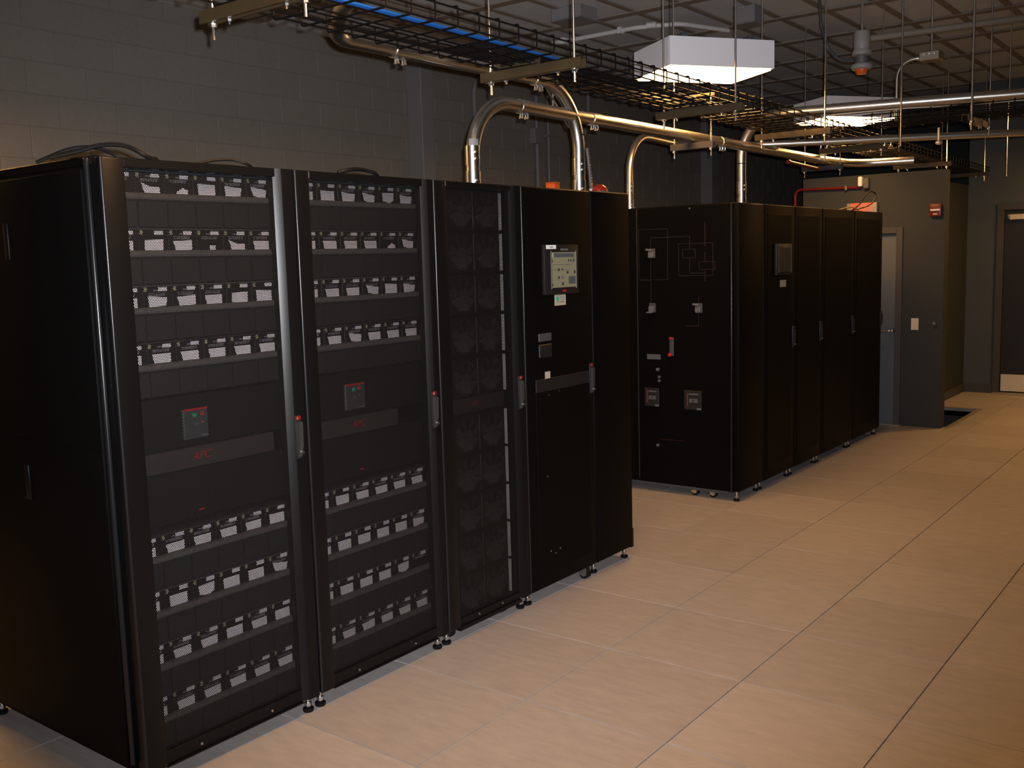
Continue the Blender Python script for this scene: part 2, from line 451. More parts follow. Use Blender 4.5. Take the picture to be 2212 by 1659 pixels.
t = wall_item('red_alarm_conduit', 'thin red alarm conduit running along the partition to the strobe', 'conduit')
b = B(); b.tube(fillet([(-1.03, 7.44, 1.5), (-1.03, 7.44, 2.30), (-.37, 7.44, 2.285)], .06), .012, 10); part('pipe', b, 'red_pipe', t)
b = B(); b.box(-.53, -.51, 7.425, 7.47, 2.265, 2.31, .002); part('clip', b, 'zinc', t)

# ------------------------------------------------------------------ equipment racks, first row
XF = .028; XR = -1.042; RT = 2.02; RB = .062
def feet(parent, spots):
    for (x, y) in spots:
        b = B(); b.cyl((0,0,.016), (0,0,.07), .0075, 12); b.tube([(0,0,.022),(0,0,.036)], .0135, 6)
        f = part('levelling_foot', b, 'zinc', parent, loc=(x, y, 0))
        b = B(); b.lathe([(.019,0),(.021,.004),(.021,.013),(.012,.018)], seg=16); part('foot_pad', b, 'cable_black', f)
def caster(parent, x, y):
    b = B(); b.cyl((0,-.013,.028), (0,.013,.028), .028, 18); w = part('caster_wheel', b, 'cable_black', parent, loc=(x, y, 0))
    b = B(); b.cyl((0,-.017,.028), (0,.017,.028), .015, 14); b.box(-.02,.02,-.022,-.018,.02,.075); b.box(-.02,.02,.018,.022,.02,.075); part('caster_fork', b, 'zinc', w)

def shell(parent, y0, y1, front, mesh_front=True):
    """cabinet shell: top, floor pan, rear, thin sides, open towards the door"""
    b = B(); b.box(XR, front, y0+.003, y1-.003, RT-.03, RT, .004); part('top_panel', b, 'black', parent)
    b = B(); b.box(XR, front, y0+.003, y1-.003, RB, RB+.03, .003); part('floor_pan', b, 'black', parent)
    b = B(); b.box(XR, XR+.02, y0+.004, y1-.004, RB+.03, RT-.03, .003); part('rear_door', b, 'black', parent)
    for (a, c) in ((y0+.003, y0+.028), (y1-.028, y1-.003)):
        b = B(); b.box(XR+.02, front, a, c, RB+.03, RT-.03); part('side_wall', b, 'black', parent)

def perf_door(parent, y0, y1, oy0, oy1, bz0, bz1, bevel=True, hz=1.06, mesh='perforated', handle_y=None):
    """hinged door: frame round an opening oy0..oy1, perforated sheet inside, swing handle on the right stile"""
    xd = XF-.046
    fr = B()
    fr.box(xd, XF, y0+.004, oy0, RB+.004, RT-.006, .006, 3)                 # left stile, rounded
    # right stile with a wide sloping inner face
    fr.prism([(xd, oy1), (XF-.019, oy1), (XF-.0008, oy1+.023), (XF, oy1+.025), (XF, y1-.008), (XF-.005, y1-.004), (xd, y1-.004)], 'z', RB+.004, RT-.006)
    fr.box(xd, XF-.003, oy0, oy1, bz1, RT-.006, .003)
    fr.prism([(oy0, RB+.004), (oy1, RB+.004), (oy1, bz0-.05), (oy0, bz0-.05)], 'x', xd, XF-.003)
    fr.box(xd, XF-.012, oy0, oy1, bz0-.05, bz0, .003)
    d = part('door', fr, 'black_gloss', parent)
    b = B()
    for xs_ in (XF-.021, XF-.0228):                                   # front and back skin of the sheet
        b.add([(xs_, oy0, bz0), (xs_, oy1, bz0), (xs_, oy1, bz1), (xs_, oy0, bz1)], [(0,1,2,3)])
    part('perforated_sheet', b, mesh, d, 'black perforated sheet steel')
    for yy in (oy0+.13, oy1-.15):
        b = B(); b.cyl((XF-.005, yy, RB+.028), (XF-.0005, yy, RB+.028), .0045, 12); part('door_screw', b, 'zinc', d)
    b = B(); b.tube([(XF-.005, y0+.0085, RB+.006), (XF-.005, y0+.0085, RT-.008)], .0055, 12); part('edge_bead', b, 'bead', d, 'rounded shiny door edge')
    swing_handle(d, handle_y if handle_y else y1-.048, hz)
    return d
def swing_handle(d, y, hz, x=None):
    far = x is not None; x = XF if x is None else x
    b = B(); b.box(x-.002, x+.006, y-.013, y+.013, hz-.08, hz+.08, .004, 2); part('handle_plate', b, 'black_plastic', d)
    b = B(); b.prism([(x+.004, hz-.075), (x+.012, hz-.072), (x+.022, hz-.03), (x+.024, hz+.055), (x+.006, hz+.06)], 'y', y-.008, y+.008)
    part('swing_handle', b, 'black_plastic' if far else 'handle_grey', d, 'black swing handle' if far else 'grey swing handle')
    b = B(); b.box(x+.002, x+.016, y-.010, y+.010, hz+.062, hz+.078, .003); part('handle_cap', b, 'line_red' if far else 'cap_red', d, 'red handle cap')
    b = B(); b.cyl((x+.01, y+.004, hz-.055), (x+.024, y+.004, hz-.055), .006, 12); part('lock_barrel', b, 'galvanized_bright', d)

# ---- battery module meshes (front at local x = 0, centre of the grip at local origin)
MW = .1066
mb = B(); mb.box(-.60, -.012, -MW/2+.001, MW/2-.001, -.100, .076, .002)
mod_me = mb.mesh('battery_module', 'module_black')
gb = B()
gb.prism([(-.012, -.098), (-.004, -.094), (-.002, -.016), (-.012, -.012)], 'y', -MW/2+.004, MW/2-.004)
grille_me = gb.mesh('lower_grille', 'module_grille')
hb = B()
prof = [(-.012 + .0*1, -.0115)] + [(-.002+.0125*math.cos(a), .0115*math.sin(a)) for a in [math.radians(-80+160*k/8) for k in range(9)]] + [(-.012, .0115)]
hb.prism(prof, 'y', -MW/2+.0012, MW/2-.0012); grip_me = hb.mesh('grip_bar', 'grip', 50)
SHAPES = [
    [(-.032,.010),(.034,.010),(.034,.042),(-.040,.041)],
    [(-.030,.009),(.036,.013),(.036,.044),(-.040,.040)],
    [(-.022,.008),(.036,.008),(.036,.031),(-.004,.033),(-.036,.044)],
    [(-.038,.012),(.034,.009),(.033,.047),(-.040,.049)],
    [(-.026,.016),(.030,.008),(.036,.038),(-.038,.048)],
    [(-.036,.010),(.030,.014),(.036,.040),(-.040,.046)],
    [(-.004,.010),(.020,.010),(.020,.026),(-.004,.026)],
    [(-.030,.018),(.012,.012),(.034,.022),(.036,.052),(-.034,.050)],
    [(-.012,.008),(.032,.008),(.034,.024),(.012,.032),(-.012,.018)],
    [(-.038,.015),(-.030,.009),(.034,.010),(.036,.046),(-.036,.043)],
]
lab_me = []
for sh in SHAPES:
    b = B(); b.prism([(q[0]*.92+.002, q[1]) for q in sh], 'x', -.0118, -.0108); lab_me.append(b.mesh('warning_label', 'label_white'))
b = B(); b.box(-.0118, -.0108, .004, .036, .060, .073); code_me = b.mesh('barcode_label', 'label_white')
b = B(); b.box(-.0118, -.0108, -.047, -.037, .060, .074); tag_me = b.mesh('small_tag', 'label_yellow')
pb = B()
rr = random.Random(3)
for zz in (.0545, .0505, .0475):
    y = -.032
    while y < .026:
        w = rr.uniform(.003, .009); pb.box(-.0118, -.0112, y, y+w, zz-.001, zz+.001); y += w+rr.uniform(.001, .003)
for k in range(4): pb.box(-.0118, -.0112, -.012+.004*k, -.0095+.004*k, .061, .067)
print_me = pb.mesh('print_lines', 'label_print')

def battery_rows(parent, ystart, zs, seq):
    """six modules on each shelf; their order of labels differs from shelf to shelf"""
    for r, z in enumerate(zs):
        for k in range(6):
            m = link('battery_module', mod_me, parent, (-.030, ystart+MW*(k+.5), z))
            link('lower_grille', grille_me, m); link('grip_bar', grip_me, m)
            si = seq[r][k]
            if si is not None: link('warning_label', lab_me[si], m)
            link('barcode_label', code_me, m); link('small_tag', tag_me, m)
            if si not in (3, 7, 9): link('print_lines', print_me, m)
        b = B(); b.box(-.62, -.036, ystart-.002, ystart+MW*6+.002, z+.0765, z+.0795); part('shelf', b, 'dark_grey', parent)

ZS = (1.905, 1.725, 1.545, 1.363, .735, .553, .373, .195)
def battery_cabinet(label, y0, y1, oy0, oy1, ystart, seq, box_y, bar, txt_y, left_side):
    t = thing('battery_cabinet', label, 'server rack', (0, 0, 0), 'battery cabinets with perforated doors')
    shell(t, y0, y1, XF-.05)
    battery_rows(t, ystart, ZS, seq)
    for (a, c) in ((y0+.028, ystart-.004), (ystart+MW*6+.004, y1-.028)):
        b = B(); b.box(-.30, -.05, a, c, RB+.03, RT-.03); part('mounting_rail', b, 'black', t)
    b = B(); b.box(-.55, -.045, ystart, ystart+MW*6, 1.088, 1.258, .002); p = part('breaker_panel', b, 'module_black', t)
    by0, by1 = box_y
    b = B(); b.box(-.047, -.034, by0, by1, 1.11, 1.212, .003); part('switch_box', b, 'dark_grey', p, 'grey breaker box')
    b = B(); b.box(-.0342, -.0325, by0+.002, by1-.002, 1.2065, 1.2125); part('red_stripe', b, 'red_paint', p, 'red stripe')
    b = B(); b.box(-.035, -.031, by0+.036, by0+.05, 1.183, 1.196, .001); part('green_lamp', b, 'green_led', p)
    b = B(); b.box(-.035, -.031, by0+.066, by0+.08, 1.186, 1.198, .001); part('red_lamp', b, 'red_led', p)
    b = B(); b.box(-.035, -.031, by0+.070, by0+.078, 1.160, 1.166, .001); part('red_button', b, 'red_led', p)
    b = B(); b.cyl((-.036, by0+.045, 1.158), (-.028, by0+.045, 1.158), .007, 12); part('knob', b, 'mid_grey', p)
    b = B(); b.box(-.035, -.0335, by0+.068, by0+.094, 1.117, 1.121); part('printed_line', b, 'label_print', p)
    b = B(); b.box(-.55, -.036, ystart, bar, 1.014, 1.082, .003); p2 = part('brand_bar', b, 'brand_bar', t, 'brown-grey bar with red lettering')
    lettering('brand_lettering', 'APC', .040, 'brand_red', p2, (-.0352, txt_y, 1.05), ROT_FRONT, .0006, .25, 'red slanted lettering')
    b = B(); b.box(-.55, -.045, ystart, ystart+MW*6, .84, 1.010, .002); p3 = part('blank_panel', b, 'module_black', t)
    for (dy, z) in ((.285, .936), (.302, .912), (.315, .955), (.12, .86)):
        b = B(); b.cyl((-.046, ystart+dy, z), (-.041, ystart+dy, z), .004, 10); part('panel_screw', b, 'chrome', p3)
    b = B(); b.box(-.045, -.043, ystart+.265, ystart+.285, .862, .868); part('red_mark', b, 'red_led', p3)
    for z in (1.075, 1.048, 1.012, .98, .93):
        b = B(); b.cyl((-.046, ystart+MW*6-.035, z), (-.038, ystart+MW*6-.035, z), .0035, 10); part('panel_screw', b, 'chrome', p3)
    b = B(); b.box(-.55, -.045, ystart, ystart+MW*6, RB+.035, .094, .002); part('base_panel', b, 'dark_grey', t)
    perf_door(t, y0, y1, oy0, oy1, .112, 1.985)
    feet(t, ((XF-.045, y0+.03), (XF-.045, y1-.03), (XR+.05, y0+.03), (XR+.05, y1-.03)))
    return t
seqA = [[None,2,8,3,5,4],[0,9,1,6,2,0],[0,5,1,0,9,3],[0,0,0,0,0,0],[0,1,0,0,0,3],[0,3,7,3,3,4],[0,0,0,3,0,3],[0,0,0,0,0,0]]
seqB = [[0,3,5,4,7,5],[0,0,0,0,8,4],[0,0,0,4,3,5],[0,0,4,0,0,0],[0,3,0,0,0,0],[0,3,3,3,3,5],[0,3,3,3,7,None],[0,0,1,0,0,0]]
A0, A1, A2, A3, A4, A5 = -.634, .107, .843, 1.447, 2.042, 2.423
ra = battery_cabinet('black battery cabinet with perforated door, nearest in the front row', A0, A1, -.551, .026, -.585, seqA, (-.366, -.27), .005, -.304, True)
# outer side panel of the end cabinet with its two recessed pulls
b = B(); b.box(XR+.01, XF-.075, A0-.018, A0+.001, RB+.03, RT-.04, .006, 2); sp = part('side_panel', b, 'black', ra)
b = B(); b.box(XF-.070, XF-.052, A0-.012, A0+.004, RB+.03, RT-.006, .007, 3); part('corner_strip', b, 'bead', ra)
for z in (1.78, .97):
    b = B(); b.box(XF-.57, XF-.54, A0-.024, A0-.017, z-.06, z+.06, .003, 2); part('panel_latch', b, 'black_gloss', sp)
b = B(); b.box(XR+.01, XF-.075, A0-.0195, A0-.017, 1.115, 1.120); part('panel_seam', b, 'black', sp)
rb = battery_cabinet('black battery cabinet with perforated door, second from the front', A1, A2, .178, .783, .165, seqB, (.360, .466), .65, .425, False)

# ---- power module cabinet
t = thing('power_cabinet', 'black cabinet of fan modules behind a perforated door', 'server rack')
shell(t, A2, A3, XF-.05)
PY0, PY1 = .985, 1.386
pm = B(); pm.box(-.60, -.045, PY0+.002, PY1-.014, -.088, .088, .003); pm_me = pm.mesh('power_module', 'module_black')
gd = B()
for r in (.018, .03, .042, .054, .066, .077):
    gd.tube([(0, r*math.cos(2*math.pi*k/28), r*math.sin(2*math.pi*k/28)) for k in range(28)], .0016, 6, closed=True)
for a in (20, 110, 200, 290):
    ca, sa = math.cos(math.radians(a)), math.sin(math.radians(a)); gd.tube([(-.001, .016*ca, .016*sa), (-.001, .08*ca, .08*sa)], .0014, 5)
gd_me = gd.mesh('fan_guard', 'dark_wire')
fr = B()
for k in range(7):
    a = 2*math.pi*k/7
    def bl(r, da, x): return (x, r*math.cos(a+da), r*math.sin(a+da))
    fr.add([bl(.02, 0, -.02), bl(.074, -.1, -.022), bl(.074, .55, -.006), bl(.02, .5, -.008), bl(.02, 0, -.022), bl(.074, -.1, -.024), bl(.074, .55, -.008), bl(.02, .5, -.010)],
           [(0,1,2,3), (7,6,5,4), (0,4,5,1), (1,5,6,2), (2,6,7,3), (3,7,4,0)])
fr.tube([(-.028,0,0), (-.006,0,0)], .022, 16); fr_me = fr.mesh('fan_rotor', 'fan_grey')
es = B(); es.box(-.06, -.036, PY1-.009, PY1-.004, -.086, .084, .002, 2); es_me = es.mesh('edge_strip', 'label_white')
el = B(); el.box(-.046, -.041, PY0+.003, PY0+.007, -.05, .05, .001); el_me = el.mesh('edge_catch', 'mid_grey')
vb = B(); vb.box(-.046, -.042, -.0025, .0025, -.08, .08, .001); vb_me = vb.mesh('centre_bar', 'dark_grey')
for i in range(10):
    z = 1.993-.093-.1855*i if i < 5 else .99-.09-.183*(i-5)
    m = link('power_module', pm_me, t, (0, 0, z))
    for yc in (1.092, 1.272):
        link('fan_rotor', fr_me, m, (-.022, yc, 0)); link('fan_guard', gd_me, m, (-.040, yc, 0))
    link('edge_strip', es_me, m); link('edge_catch', el_me, m); link('centre_bar', vb_me, m, (0, 1.183, 0))
b = B(); b.box(-.5, -.040, PY0, PY1-.02, 1.0, 1.066, .003); p = part('brand_bar', b, 'brand_bar', t, 'brown-grey bar with red lettering')
lettering('brand_lettering', 'APC', .036, 'brand_red', p, (-.0392, 1.155, 1.035), ROT_FRONT, .0006, .25)
perf_door(t, A2, A3, .925, 1.377, .10, 1.99)
feet(t, ((XF-.045, A2+.03), (XF-.045, A3-.03), (XR+.05, A2+.03), (XR+.05, A3-.03)))
caster(t, XF-.09, A2+.10); caster(t, XF-.09, A3-.12)

# ---- control cabinet with the touch screen
def display(parent, x, y0, y1, z0, z1, scr, lit=True):
    b = B(); b.box(x-.002, x+.020, y0, y1, z0, z1, .006, 2); d = part('display_bezel', b, 'black_plastic', parent)
    sy0, sy1, sz0, sz1 = scr
    for q in ((sy0-.008, sy0), (sy1, sy1+.008)):
        b = B(); b.box(x+.018, x+.024, q[0], q[1], sz0-.008, sz1+.008, .002); part('screen_rim', b, 'dark_grey' if q[0] < sy0 else 'mid_grey', d)
    b = B(); b.box(x+.018, x+.022, sy0, sy1, sz0, sz1); s = part('screen', b, 'screen' if lit else 'screen_dark', d, 'lit touch screen with a diagram' if lit else 'dark touch screen')
    return d, s
t = thing('control_cabinet', 'black cabinet with a lit touch screen', 'server rack')
shell(t, A3, A4, XF-.04)
b = B(); b.box(XF-.046, XF, A3+.004, A4-.005, RB+.004, RT-.006, .009, 3); d = part('door', b, 'black', t)
for (a, c, z0, z1) in ((A3+.08, A4-.05, .14, 1.04),):
    b = B(); b.box(XF-.001, XF+.002, a, c, z0, z1, .0015); part('lower_panel', b, 'black', d)
    b = B(); b.box(XF-.001, XF+.003, a, c, z1+.0, z1+.062, .0015); part('cross_bar', b, 'black_plastic', d)
b = B(); b.tube([(XF-.005, A3+.0085, RB+.006), (XF-.005, A3+.0085, RT-.008)], .0045, 12); part('edge_bead', b, 'bead', d)
swing_handle(d, A4-.032, 1.06)
dd, sc = display(t, XF, 1.600, 1.890, 1.505, 1.745, (1.655, 1.860, 1.538, 1.708))
xs = XF+.0222
for nm, m, (y0, y1, z0, z1) in (
    ('header_bar', 'screen_blue', (1.672, 1.845, 1.684, 1.703)), ('side_tab', 'label_yellow', (1.657, 1.668, 1.684, 1.705)),
    ('diagram_line', 'screen_blue', (1.66, 1.835, 1.647, 1.649)), ('diagram_line', 'screen_blue', (1.66, 1.80, 1.623, 1.625)),
    ('gauge', 'screen_dark', (1.795, 1.803, 1.662, 1.674)), ('gauge', 'screen_dark', (1.812, 1.820, 1.662, 1.674)), ('gauge', 'screen_blue', (1.832, 1.85, 1.660, 1.676)),
    ('diagram_box', 'screen_dark', (1.705, 1.717, 1.618, 1.630)), ('diagram_box', 'screen_blue', (1.735, 1.747, 1.620, 1.630)),
    ('diagram_box', 'screen_dark', (1.78, 1.794, 1.604, 1.616)), ('diagram_box', 'screen_dark', (1.842, 1.855, 1.604, 1.618)),
    ('diagram_box', 'screen_dark', (1.705, 1.717, 1.580, 1.592)), ('diagram_box', 'screen_blue', (1.735, 1.747, 1.581, 1.592)),
    ('diagram_box', 'screen_dark', (1.738, 1.752, 1.548, 1.562)), ('status_box', 'screen_blue', (1.795, 1.855, 1.553, 1.590)),
    ('side_mark', 'screen_dark', (1.655, 1.661, 1.66, 1.672)), ('side_mark', 'screen_dark', (1.655, 1.661, 1.545, 1.557))):
    b = B(); b.box(xs-.0005, xs+.0006, y0, y1, z0, z1); part(nm, b, m, dd)
b = B(); b.box(XF+.0195, XF+.021, 1.612, 1.694, 1.724, 1.743); part('name_label', b, 'label_white', dd, 'small white label')
b = B(); b.box(XF+.0205, XF+.0214, 1.64, 1.67, 1.731, 1.736); part('name_print', b, 'label_print', dd)
lettering('bezel_lettering', 'Symmetra', .016, 'label_print', dd, (XF+.0202, 1.765, 1.722), ROT_FRONT, .0003)
b = B(); b.box(XF+.0195, XF+.021, 1.745, 1.775, 1.516, 1.526); part('red_logo', b, 'brand_red', dd)
b = B(); b.box(XF-.0005, XF+.002, 1.702, 1.796, 1.450, 1.502); st = part('warranty_sticker', b, 'sticker', t, 'square sticker with a green dot')
b = B(); b.cyl((XF+.0018, 1.725, 1.482), (XF+.0028, 1.725, 1.482), .0125, 16); part('green_dot', b, 'sticker_green', st)
for (y, z, w) in ((1.745, 1.489, .038), (1.75, 1.479, .034), (1.712, 1.466, .07), (1.75, 1.468, .025)):
    b = B(); b.box(XF+.0018, XF+.0026, y, y+w, z-.0018, z+.0018); part('sticker_print', b, 'label_print', st)
b = B(); b.box(XF-.0005, XF+.004, 1.558, 1.664, 1.284, 1.322, .002); part('name_plate', b, 'dark_grey', t)
b = B(); b.box(XF-.0005, XF+.008, 1.556, 1.662, 1.206, 1.270, .004); part('vent_cover', b, 'black_plastic', t)
b = B(); b.box(XF-.0005, XF+.002, 1.607, 1.648, 1.100, 1.135); part('paper_tag', b, 'sticker', t)
for (y, z) in ((1.63, 1.02), (1.72, 1.03), (1.605, .62), (1.62, .24), (1.70, .235), (1.66, .22)):
    b = B(); b.cyl((XF, y, z), (XF+.004, y, z), .004, 8); part('door_screw', b, 'zinc', d)
feet(t, ((XF-.045, A3+.03), (XF-.045, A4-.03), (XR+.05, A3+.03), (XR+.05, A4-.03)))
caster(t, XF-.03, A4-.075)
t = thing('narrow_cabinet', 'narrow plain black cabinet at the end of the front row', 'server rack')
b = B(); b.box(XR, XF-.046, A4+.003, A5, RB, RT, .006); part('body', b, 'black', t)
b = B(); b.box(XF-.046, XF-.002, A4+.004, A5-.002, RB+.004, RT-.004, .008, 3); d = part('door', b, 'black', t)
b = B(); b.box(XF-.05, XF-.001, A5-.02, A5+.004, RB, .17, .003); part('corner_bracket', b, 'black_gloss', t)
b = B(); b.cyl((XF-.02, A5, .185), (XF-.02, A5+.008, .185), .006, 10); part('bracket_screw', b, 'zinc', t)
feet(t, ((XF-.045, A4+.03), (XF-.045, A5-.03), (XR+.05, A5-.03)))

# ------------------------------------------------------------------ equipment racks, second row
X2 = -.010; X2R = -1.08
def plain_cabinet(name, label, y0, y1, perf=False, handle=True):
    t = thing(name, label, 'server rack')
    b = B(); b.box(X2R, X2-.046, y0+.003, y1-.003, RB, RT, .006); part('body', b, 'black', t)
    b = B(); b.box(X2-.046, X2, y0+.004, y1-.004, RB+.004, RT-.004, .009, 3); d = part('door', b, 'black', t)
    b = B(); b.box(X2-.001, X2+.003, y0+.06, y1-.07, .16, RT-.07, .0015); part('door_panel', b, 'black', d)
    if handle: swing_handle(d, y1-.035, 1.06, X2)
    feet(t, ((X2-.045, y0+.03), (X2-.045, y1-.03), (X2R+.05, y0+.03)))
    return t
E0, E1, E2, E3, E4, E5 = 3.89, 4.30, 4.86, 5.42, 6.17, 6.925
t = thing('switchgear_cabinet', 'black bypass cabinet with a switch diagram on its side, second row', 'server rack')
b = B(); b.box(X2R, X2-.046, E0+.012, E1-.003, RB, RT, .006); part('body', b, 'black', t)
b = B(); b.box(X2-.046, X2, E0+.006, E1-.004, RB+.004, RT-.004, .010, 3); part('front_panel', b, 'black', t)
b = B(); b.box(X2-.062, X2-.048, E0-.002, E0+.014, RB, RT-.004, .006, 3); part('corner_strip', b, 'bead', t)
yf = E0
b = B(); b.box(X2R, X2-.068, yf, yf+.014, RB+.01, RT-.006, .004); sd = part('bypass_door', b, 'black', t)
b = B(); b.box(-.786, -.778, yf-.004, yf, RB+.02, RT-.01, .002); part('door_edge', b, 'line_grey', sd)
def flat(name, m, x0, x1, z0, z1, d=.0012, parent=sd, label=None):
    b = B(); b.box(x0, x1, yf-d, yf, z0, z1); return part(name, b, m, parent, label)
def outline(m, x0, x1, z0, z1, w=.0035):
    b = B(); b.box(x0, x1, yf-.0012, yf, z0, z0+w); b.box(x0, x1, yf-.0012, yf, z1-w, z1); b.box(x0, x0+w, yf-.0012, yf, z0+w, z1-w); b.box(x1-w, x1, yf-.0012, yf, z0+w, z1-w)
    return part('diagram_outline', b, m, sd)
outline('line_grey', -.768, -.536, 1.515, 1.868); outline('line_grey', -.455, -.195, 1.54, 1.76); outline('line_grey', -.425, -.325, 1.66, 1.722)
outline('line_red', -.300, -.18, 1.58, 1.635)
for m, r in (('line_grey', (-.672, -.368, 1.806, 1.810)), ('line_grey', (-.674, -.670, 1.736, 1.81)), ('line_grey', (-.371, -.367, 1.722, 1.81)), ('line_grey', (-.371, -.367, 1.558, 1.66)),
             ('line_grey', (-.369, -.258, 1.556, 1.560)), ('line_red', (-.257, -.252, 1.74, 1.90)), ('line_red', (-.257, -.252, 1.64, 1.70)), ('line_red', (-.257, -.252, 1.50, 1.58)),
             ('line_red', (-.674, -.670, 1.60, 1.665)), ('line_grey', (-.674, -.670, 1.355, 1.60)), ('line_red', (-.306, -.302, 1.36, 1.40)), ('line_red', (-.306, -.302, 1.20, 1.285)), ('line_grey', (-.76, -.67, 1.512, 1.516)),
             ('line_red', (-.40, -.30, 1.195, 1.199)), ('line_red', (-.62, -.42, .385, .389))):
    flat('diagram_line', m, *r)
def rotary(x, z, up):
    b = B(); b.box(x-.026, x+.026, yf-.006, yf, z-.034, z+.034, .004); k = part('switch_plate', b, 'dark_grey', sd)
    b = B(); b.box(x-.020, x+.020, yf-.03, yf-.004, z-.030, z+.012, .004); part('switch_knob', b, 'knob_grey', k, 'grey rotary switch knob')
    b = B(); b.prism([(x-.035, z+.022), (x+.012, z+.016), (x+.012, z+.030), (x-.034, z+.034)] if up else [(x-.035, z-.034), (x+.012, z-.036), (x+.012, z-.022), (x-.030, z-.026)], 'y', yf-.034, yf-.012)
    part('switch_lever', b, 'knob_grey', k)
rotary(-.66, 1.70, True); rotary(-.66, 1.32, False); rotary(-.30, 1.32, True)
b = B(); b.box(-.525, -.492, yf-.016, yf, .985, 1.115, .004); h = part('swing_handle', b, 'dark_grey', sd)
b = B(); b.box(-.524, -.495, yf-.022, yf-.012, 1.10, 1.118, .003); part('handle_cap', b, 'brand_red', h)
b = B(); b.cyl((-.515, yf-.028, .995), (-.515, yf-.012, .995), .013, 14); part('handle_lock', b, 'red_paint', h)
flat('name_plate', 'mid_grey', -.708, -.60, .956, .992, .003)
b = B(); b.cyl((-.62, yf-.014, .886), (-.62, yf, .886), .012, 14); part('pilot_lamp', b, 'knob_grey', sd)
b = B(); b.cyl((-.61, yf-.012, .832), (-.61, yf, .832), .010, 14); part('pilot_lamp', b, 'mid_grey', sd)
b = B(); b.cyl((-.61, yf-.012, .806), (-.61, yf, .806), .010, 14); part('pilot_lamp', b, 'mid_grey', sd)
b = B(); b.cyl((-.625, yf-.012, .342), (-.625, yf, .342), .011, 14); part('key_lock', b, 'mid_grey', sd)
b = B(); b.cyl((-.366, yf-.006, 1.995), (-.366, yf, 1.995), .006, 10); part('panel_screw', b, 'mid_grey', sd)
def breaker(x0, x1, z0, z1):
    b = B(); b.box(x0, x1, yf-.012, yf, z0, z1, .004); k = part('breaker', b, 'line_grey', sd)
    w = x1-x0; h_ = z1-z0
    for (a, c, e, f, m) in ((.3, .85, .78, .86, 'mid_grey'), (.32, .80, .38, .58, 'mid_grey'), (.2, .225, .2, .86, 'red_paint'), (.75, 1.0, .02, .12, 'knob_grey')):
        b = B(); b.box(x0+a*w, x0+c*w, yf-.015, yf-.011, z0+e*h_, z0+f*h_); part('breaker_mark', b, m, k)
    b = B(); b.box(x0+.5*w, x0+.62*w, yf-.030, yf-.012, z0+.42*h_, z0+.54*h_, .002); part('breaker_lever', b, 'dark_grey', k)
breaker(-.728, -.612, .62, .752); breaker(-.415, -.282, .615, .75)
feet(t, ((X2-.03, E0+.03), (X2-.045, E1-.03)))
caster(t, -.22, E0+.05); caster(t, -.36, E0+.05)
b = B(); b.box(X2R+.02, X2-.09, E0+.02, E0+.03, RB-.02, RB+.01); part('base_rail', b, 'dark_grey', t)
t = plain_cabinet('display_cabinet', 'black cabinet with an unlit screen in the second row', E1, E2)
dd, sc = display(t, X2+.002, E1+.175, E1+.455, 1.52, 1.745, (E1+.21, E1+.43, 1.545, 1.715), False)
b = B(); b.box(X2+.0215, X2+.023, E1+.19, E1+.25, 1.724, 1.741); part('name_label', b, 'mid_grey', dd)
b = B(); b.box(X2+.002, X2+.005, E1+.28, E1+.385, 1.435, 1.485); part('paper_label', b, 'sticker', t)
plain_cabinet('module_cabinet', 'plain black cabinet right after the one with the unlit screen', E2, E3)
plain_cabinet('module_cabinet', 'plain black cabinet between two others in the second row, last but one', E3, E4)
plain_cabinet('module_cabinet', 'plain black cabinet at the far end by the exit sign', E4, E5)

# ------------------------------------------------------------------ things lying on the racks
def cable(name, label, pts, r, m, group=None, cat='cable', n=6):
    b = B(); P = [Vector(p) for p in pts]; out = []
    for i in range(len(P)-1):                               # Catmull-Rom through the points
        p0, p1, p2, p3 = P[max(i-1,0)], P[i], P[i+1], P[min(i+2, len(P)-1)]
        for k in range(n):
            s_ = k/n
            out.append(.5*((2*p1) + (p2-p0)*s_ + (2*p0-5*p1+4*p2-p3)*s_*s_ + (3*p1-p0-3*p2+p3)*s_**3))
    out.append(P[-1]); b.tube(out, r, 8)
    o = link(name, b.mesh(name, m)); return tag(o, label, cat, group)
zt = RT+.008
cable('power_cable', 'black cable arching over the near corner of the front rack top', [(-.20,-.66,zt-.002), (-.15,-.60,zt+.015), (-.10,-.545,zt+.034), (-.05,-.49,zt+.03), (-.02,-.44,zt-.002), (-.1,-.36,zt-.002), (-.4,-.3,zt-.002)], .007, 'cable_black')
cable('power_cable', 'brown-edged black cable loop just behind the corner arch', [(-.36,-.62,zt-.002), (-.29,-.54,zt+.04), (-.24,-.47,zt+.042), (-.20,-.41,zt+.003), (-.31,-.33,zt-.002)], .006, 'cable_black')
cable('power_cable', 'thin black cable humped on the rack top above the brightest door edge', [(-.10,-.20,zt-.003), (-.08,-.14,zt+.012), (-.06,-.08,zt+.014), (-.05,-.02,zt-.002), (-.2,.1,zt-.003)], .005, 'cable_black')
cable('power_cable', 'black cable bulging over the seam of the second rack top', [(-.06,.40,zt-.003), (-.04,.45,zt+.010), (-.04,.52,zt+.012), (-.05,.60,zt-.003), (-.3,.7,zt-.003)], .008, 'cable_black')
cable('power_cable', 'black cable curled on the far rack in front of the exit sign', [(-.2,6.6,zt-.002), (-.14,6.68,zt+.06), (-.10,6.72,zt+.14), (-.06,6.75,zt+.17), (-.03,6.78,zt+.14), (-.05,6.74,zt+.07), (-.12,6.70,zt+.03), (-.3,6.65,zt-.002)], .006, 'cable_black')
